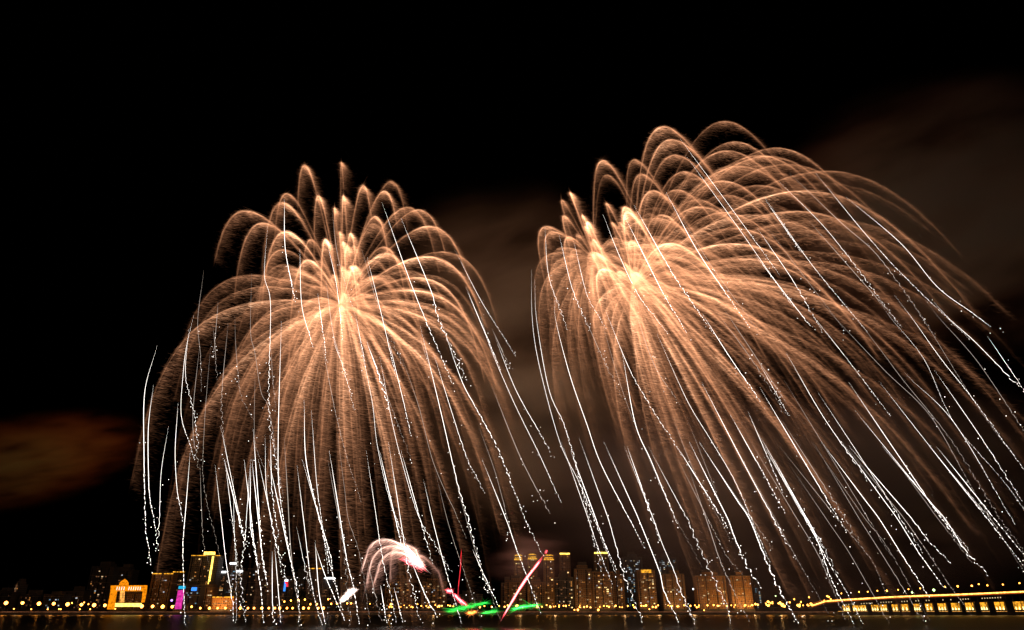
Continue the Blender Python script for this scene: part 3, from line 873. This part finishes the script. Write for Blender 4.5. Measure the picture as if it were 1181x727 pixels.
facade_spots(rt, w, h, 1.3e5, n=2)
B('small distant blue grey block right of the brightest orange tower', 872, 880, 673, 1500, 'f_blue', 22, COLD, None, 48)

# wooded hill
D = 1280
n = 40; V = []; Fc = []
prof = [(326, 701), (334, 690), (340, 683), (345, 681), (350, 684), (356, 690), (366, 700)]
xs = np.linspace(326, 366, n); ys = np.interp(xs, [p[0] for p in prof], [p[1] for p in prof])
for j in range(9):
    q = math.sin(PI * j / 8)
    for i in range(n):
        zt = max(3.0, (Z(ys[i], D) - 3) * q * (1 + 0.08 * math.sin(i * 2.3 + j)) + 3)
        V.append((X(xs[i], D), D - 30 + j * 10, zt))
for j in range(8):
    for i in range(n - 1): Fc.append((j * n + i, j * n + i + 1, (j + 1) * n + i + 1, (j + 1) * n + i))
me = bpy.data.meshes.new('hill'); me.from_pydata(V, [], Fc); tag(link('hill', me, M['hill']), kind='structure')

# golden arch
D = 1210
ar = empty('festival_arch', (X(145, D), D, 3.2), 'orange gold rectangular arch with a small dome and lettering on its beam', 'arch')
ao = np.array([X(145, D), D, 3.2])


def slab(x0, x1, x2, x3, yb, yt, dy0=0, dy1=4):
    """bottom edge x0..x1 at row yb, top edge x2..x3 at row yt"""
    q = [P(x0, yb, D + dy0), P(x1, yb, D + dy0), P(x1, yb, D + dy1), P(x0, yb, D + dy1)]
    q[2][0], q[3][0], q[2][2], q[3][2] = q[1][0], q[0][0], q[1][2], q[0][2]
    t = [P(x2, yt, D + dy0), P(x3, yt, D + dy0), P(x3, yt, D + dy1), P(x2, yt, D + dy1)]
    t[2][0], t[3][0], t[2][2], t[3][2] = t[1][0], t[0][0], t[1][2], t[0][2]
    return MB().hexa([p - ao for p in q], [p - ao for p in t])


slab(123.3, 129.2, 127.4, 132.5, 703, 682, 0, 7).build('pillar', M['arch_gold'], ar)
slab(162.8, 164.3, 164.6, 167, 695, 682, 0, 7).build('pillar', M['arch_gold'], ar)
slab(127.4, 166.9, 127.7, 167.6, 682, 675.3, 0, 7).build('beam', M['arch_gold'], ar)
slab(138, 142.5, 138.6, 143.2, 695, 682, 3, 5).build('inner_pillar', M['amber_dim'], ar)
slab(132.5, 162, 132.8, 162, 700, 695.8, -1, 3).build('light_band', M['gold_hot'], ar)
c = P(141.5, 675, D) - ao
MB().lathe((c[0], 3, c[2]), [(7, 0), (7, 1), (6.4, 4), (4.6, 6.4), (2.2, 8), (.5, 8.8), (.2, 10)], 16).build('dome', M['arch_gold'], ar)
M['letter'] = glow('pink_white_letter_light', (1.0, 0.78, 0.62), 2.4)
for x0 in [134.2, 136.9, 139.6, 142.3, 148, 150.6, 153.2, 155.8, 158.4, 161]:
    a, b_ = P(x0, 681, D - .5) - ao, P(x0 + 1.8, 677, D - .5) - ao
    r = random.Random(int(x0 * 10)); wd = b_[0] - a[0]; hh = b_[2] - a[2]
    mb = MB()
    mb.box(a[0] + wd * .42, a[0] + wd * .58, -1.0, -.55, a[2], b_[2])
    for k, z in enumerate((.12, .5, .85)):
        mb.box(a[0], a[0] + wd * r.choice([.8, 1]), -1.3, -1.003, a[2] + hh * z, a[2] + hh * (z + .13))
    mb.build('letter', M['letter'], ar)

# street lamps
lamp_base = {}


def street_lamp(px, py, D, label, group, size=1.0, mat='amber', ground=3.2, arm=0.0):
    z = Z(py, D); x = X(px, D); x = float(P(px, py, D)[0]); hgt = max(2.5, z - ground)
    root = empty('street_lamp', (x, D, ground), label, 'street lamp', group)
    key = (round(hgt * 2), size, mat, arm)
    if key not in lamp_base:
        hh = hgt
        mb = MB().lathe((0, 0, 0), [(.3, 0), (.3, .5), (.14, .7), (.09, max(1.2, hh - .8))], 7)
        if arm: mb.tube([(0, 0, hh - .9), (-arm * .2, 0, hh + .3), (-arm * .6, 0, hh + 1), (-arm, 0, hh + 1)], .08, 5)
        pole = mb.build('pole', M['dark_metal'], root)
        s_ = size * 1.12; o_ = (-arm, 0, hh + (.25 if arm else 0))
        lan = MB().lathe(o_, [(.12 * s_, -.85 * s_), (.55 * s_, -.65 * s_), (.85 * s_, 0), (.6 * s_, .5 * s_), (.15 * s_, .75 * s_)], 8).build('lantern', M[mat], root)
        lamp_base[key] = (pole.data, lan.data)
    else:
        for nm, me in zip(('pole', 'lantern'), lamp_base[key]):
            o = bpy.data.objects.new(nm, me); COL.objects.link(o); o.parent = root
    return root


for i, (x, y) in enumerate([(7, 695.5), (26, 695.5), (45, 696.3), (62, 696.3), (78, 697), (94, 697.4), (108.5, 698), (121, 698.3), (163.5, 699.3), (176, 699.5), (187.6, 699.7)]):
    street_lamp(x, y, SHORE + 12, 'tall amber street lamp in the evenly spaced row around the golden arch', 'tall amber lamps around the arch', 2.5 if i % 2 else 3.0)
for x, y in [(16, 702.3), (36, 702.8), (55, 702.8), (68, 702.6), (70, 703), (83, 695.5), (92, 703), (97, 695), (104, 703), (102, 697), (133, 702)]:
    street_lamp(x, y, SHORE + 9, 'small low amber lamp between the tall lamps left of the arch', 'small low lamps left of the arch', 1.0)
street_lamp(198, 692.5, SHORE + 12, 'violet white lamp beside the magenta screen', None, 2.0, 'violet')
mid = [198.6, 221, 231, 241.5, 251, 260, 277, 286, 293, 302, 310, 317, 322.5, 331, 337.5, 350, 356, 367, 373]
for i, x in enumerate(mid):
    street_lamp(x, 701.5 - (i < 2) * 1.6, SHORE + 12, 'amber lamp in the dense waterfront row under the left firework', 'dense lamp row under the left firework', 1.7 + .5 * (i * 7 % 3 == 0))
for x, y in [(328, 694), (335.5, 692.8), (344, 692), (351.7, 691.6), (378.6, 691.3), (358, 697), (365.5, 697), (382, 696.5), (388.6, 696.5)]:
    street_lamp(x, y, SHORE + 60, 'amber lamp of the curved road climbing past the dark hill', 'lamps along the curved hill road', 1.4)
rr = random.Random(5)
right = [(400.5, 696), (405, 696), (426.6, 696.5), (451, 697), (476, 700.6), (481.5, 697), (494.5, 700.6), (502, 698), (582, 700), (619.6, 700), (625, 700), (634.5, 700), (638.6, 699.7), (644.8, 700), (652.6, 699.5),
         (662.5, 703.5), (666.5, 703.5), (677, 699.6), (681, 700.5), (690, 703.4), (700, 699.3), (709, 699.7), (724, 699), (745, 698.4), (749, 703), (759, 698.3), (770.6, 698.4), (775.4, 699), (789, 698.4), (801.5, 698.5),
         (806, 698.3), (812, 704), (823, 698), (827.6, 698.8), (838, 698.8), (843.4, 698.3), (848, 698), (860, 698), (871.3, 696.8), (874, 697.6)]
for i, (x, y) in enumerate(right):
    if x < 510: lb, g_ = 'amber lamp on the shore beneath the small low firework', 'shore lamps beneath the small firework'
    else: lb, g_ = 'small amber lamp on the shore in front of the apartment towers', 'shore lamps before the towers'
    street_lamp(x, y, SHORE + 10, lb, g_, rr.choice([.8, 1.0, 1.3, 1.7]))
for i in range(30):
    x = 883 + 54 * rr.random(); y = 699.5 - 5.5 * rr.random() ** 1.3
    street_lamp(x, y, SHORE + rr.choice([10, 30, 50]), 'amber lamp in the dense bright cluster left of the bridge', 'lamp cluster left of the bridge', rr.choice([1.0, 1.4, 1.9]))
for x, y in [(916, 691.3), (933, 689), (950.5, 692.8), (956, 688.5), (958, 691)]:
    street_lamp(x, y, SHORE + 40, 'taller amber lamp rising over the bright cluster by the bridge', 'taller lamps by the bridge', 1.3)
for i in range(70):
    street_lamp(445 + 432 * rr.random(), 700.6 - 2.6 * rr.random(), SHORE + rr.choice([8, 16, 30]), 'tiny amber lamp in the glowing line along the foot of the apartment towers', 'tiny lamps along the foot of the towers', rr.choice([.6, .8, 1.0, 1.3]))
street_lamp(894.6, 687.5, SHORE + 60, 'greenish yellow lamp high above the lamp cluster', None, 1.2, 'green_lamp')
street_lamp(799.5, 679.5, SHORE + 60, 'single white lamp in the dark gap left of the broad ochre tower', None, 1.6, 'white')

for i, px in enumerate([20, 60, 100, 145, 175, 235, 256, 300, 345, 390, 450, 500, 600, 640, 680, 720, 760, 800, 840, 870, 900, 925]):
    point_light('lamp_light', (X(px, SHORE + 20), SHORE + 20, 11), (1500 if px < 420 else 7000) if px < 880 else 8000, (1.0, 0.5, 0.18), 1.0)

# dark bushes in front of the lamps
M['leaf'] = surf('dark_bush_leaves', (0.05, 0.07, 0.03), 0.9, 0.5, 0.5)
mb = MB()
for i in range(2600):
    x = rr.uniform(X(-30, SHORE), X(960, SHORE)); z = rr.random() ** 1.5 * 3.2 * (0.7 + 0.5 * math.sin(x * .11) * math.sin(x * .037))
    s_ = rr.uniform(.4, 1.1); y = SHORE + 7 + rr.random() * 1.5
    n0 = len(mb.v)
    mb.v += [(x + rr.gauss(0, s_), y + rr.gauss(0, .4), 3.2 + max(0, z + rr.gauss(0, s_ * .6))) for _ in range(3)]
    mb.f.append((n0, n0 + 1, n0 + 2))
tag(mb.build('hedge', M['leaf']), 'low dark shrubbery along the embankment', 'shrubbery', kind='stuff')

# bridge
D = 1150
M['trail_red'] = glow('orange_red_car_trail_light', (1.0, 0.16, 0.015), 0.9, 0.3)
M['trail_gold'] = glow('golden_car_trail_light', (1.0, 0.54, 0.10), 4.0, 0.5)
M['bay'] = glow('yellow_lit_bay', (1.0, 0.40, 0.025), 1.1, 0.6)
M['bay_hot'] = glow('bright_bay_uplight', (1.0, 0.78, 0.30), 3.2)
br = empty('bridge', (X(1060, D), D, 0), 'long low bridge with golden car light trails and brightly lit bays beneath', 'bridge')
bo = np.array([X(1060, D), D, 0])
dk = [(936, 699.6), (952, 694.4), (972.6, 692.8), (1021.6, 689.8), (1062.5, 688), (1103, 686.7), (1144, 684.9), (1181, 683.2), (1260, 681), (1400, 678)]


def ribbon(dt0, dt1, y0, y1, pts=dk, i0=0):
    mb = MB()
    for (xa, ya), (xb, yb) in zip(pts[i0:-1], pts[i0 + 1:]):
        a, b_ = P(xa, ya, D) - bo, P(xb, yb, D) - bo
        mb.hexa([(a[0], y0, a[2] + dt0), (b_[0], y0, b_[2] + dt0), (b_[0], y1, b_[2] + dt0), (a[0], y1, a[2] + dt0)],
                [(a[0], y0, a[2] + dt1), (b_[0], y0, b_[2] + dt1), (b_[0], y1, b_[2] + dt1), (a[0], y1, a[2] + dt1)])
    return mb


ribbon(-3.0, 0, 0, 16).build('deck', M['concrete'], br)
ribbon(0.1, 1.7, -0.3, -0.05).build('parapet_light_trail', M['trail_gold'], br)  # car light trails along the deck, put in as solid glowing bands
ribbon(1.4, 2.1, 15, 15.3).build('far_parapet_light_trail', M['trail_red'], br)
ribbon(-1.2, -0.1, -0.4, -0.05).build('red_light_trail', M['trail_red'], br)
cx = [180, 235, 275, 342, 390, 455, 510, 580, 648, 722, 798, 878, 960, 1050, 1160, 1260, 1360, 1460]
wd = [40, 44, 38, 44, 42, 38, 46, 40, 44, 50, 54, 52, 44, 60, 66, 60, 60, 60]


def ztop(px): return Z(float(np.interp(px, [p[0] for p in dk], [p[1] for p in dk])), D)


MB().box(X(966, D) - bo[0], X(1400, D) - bo[0], 1.2, 15, -2, 5.2).build('lower_wall', M['concrete'], br)
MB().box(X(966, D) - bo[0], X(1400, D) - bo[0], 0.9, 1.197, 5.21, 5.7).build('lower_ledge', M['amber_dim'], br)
for i, (c_, w_) in enumerate(zip(cx, wd)):
    xa, xb = 940 + (c_ - w_ / 2) / 4.9, 940 + (c_ + w_ / 2) / 4.9
    yt = np.interp(c_, [180, 1160], [698.6, 694.0]); yb = np.interp(c_, [180, 1160], [704.0, 702.8])
    a0, a1 = X(xa, D) - bo[0], X(xb, D) - bo[0]
    zt, zb = Z(yt, D), Z(yb, D) - 0.5
    bay = MB().hexa([(a0 + .8, 3, zb), (a1 - .8, 3, zb), (a1 - .8, 3.4, zb), (a0 + .8, 3.4, zb)], [(a0, 3, zt), (a1, 3, zt), (a1, 3.4, zt), (a0, 3.4, zt)]).build('lit_bay', M['bay'], br)
    nl = rr.choice([2, 3, 3])
    mb = MB()
    for k in range(nl):
        xk = a0 + (k + .6) / (nl + .2) * (a1 - a0)
        mb.lathe((xk, 2.4, zb), [(1.0, 0), (1.1, .8), (.7, 2.2), (.2, 3.4 + rr.random() * 1.5)], 8)
    mb.build('uplight', M['bay_hot'], bay)
    # pier right of the bay
    if i + 1 < len(cx):
        nx_ = 940 + (cx[i + 1] - wd[i + 1] / 2) / 4.9
        p0, p1 = a1 + .3, X(nx_, D) - bo[0] - .3
        if p1 - p0 > .8:
            MB().box(p0, p1, .5, 9, -2, zt + 1).box(p0 - .6, p1 + .6, .2, 9.3, zt + 1.003, zt + 2).build('pier', M['dark_concrete'], br)
for i in range(26):
    px = 975 + i * 8.2
    x = X(px, D) - bo[0]
    MB().box(x - .35, x + .35, 2, 2.7, Z(704, D), ztop(px) - 3.003).build('column', M['dark_concrete'], br)
for a, b_ in ((165, 235), (268, 335), (380, 450), (500, 545), (580, 600), (640, 660), (735, 745), (780, 790), (835, 895), (960, 1080)):
    for q in np.arange(a, b_, 15):
        px = 940 + q / 4.9
        x = X(px, D) - bo[0]; z = ztop(px) - 6.2
        MB().box(x - .55, x + .55, 1.2, 1.8, z - .8, z + .8).build('lamp_panel', M['cream'], br)
for i, (x, y) in enumerate([(955.3, 688), (971.6, 684.7), (992, 683), (1002, 683), (1013, 681.6), (1024, 681.6), (1037, 680.6), (1049, 680), (1062.5, 679), (1091, 677), (1105.7, 676.5), (1122, 676), (1130, 674), (1140, 675.5), (1157.8, 674.5), (1177, 673)]):
    street_lamp(x, y, D + (1 if i % 2 else 14), 'curved arm amber lamp standing on the bridge deck', 'lamps along the bridge deck', 1.0 if i not in (0, 5, 10, 11) else 1.4, 'amber', ztop(x), 1.6)
street_lamp(1077, 680.6, D + 8, 'brightest greenish white lamp on the bridge deck', None, 2.0, 'green_lamp', ztop(1077))
street_lamp(1052, 683.5, D + 8, 'greenish white lamp low on the bridge deck left of the brightest one', None, 1.5, 'green_lamp', ztop(1052))
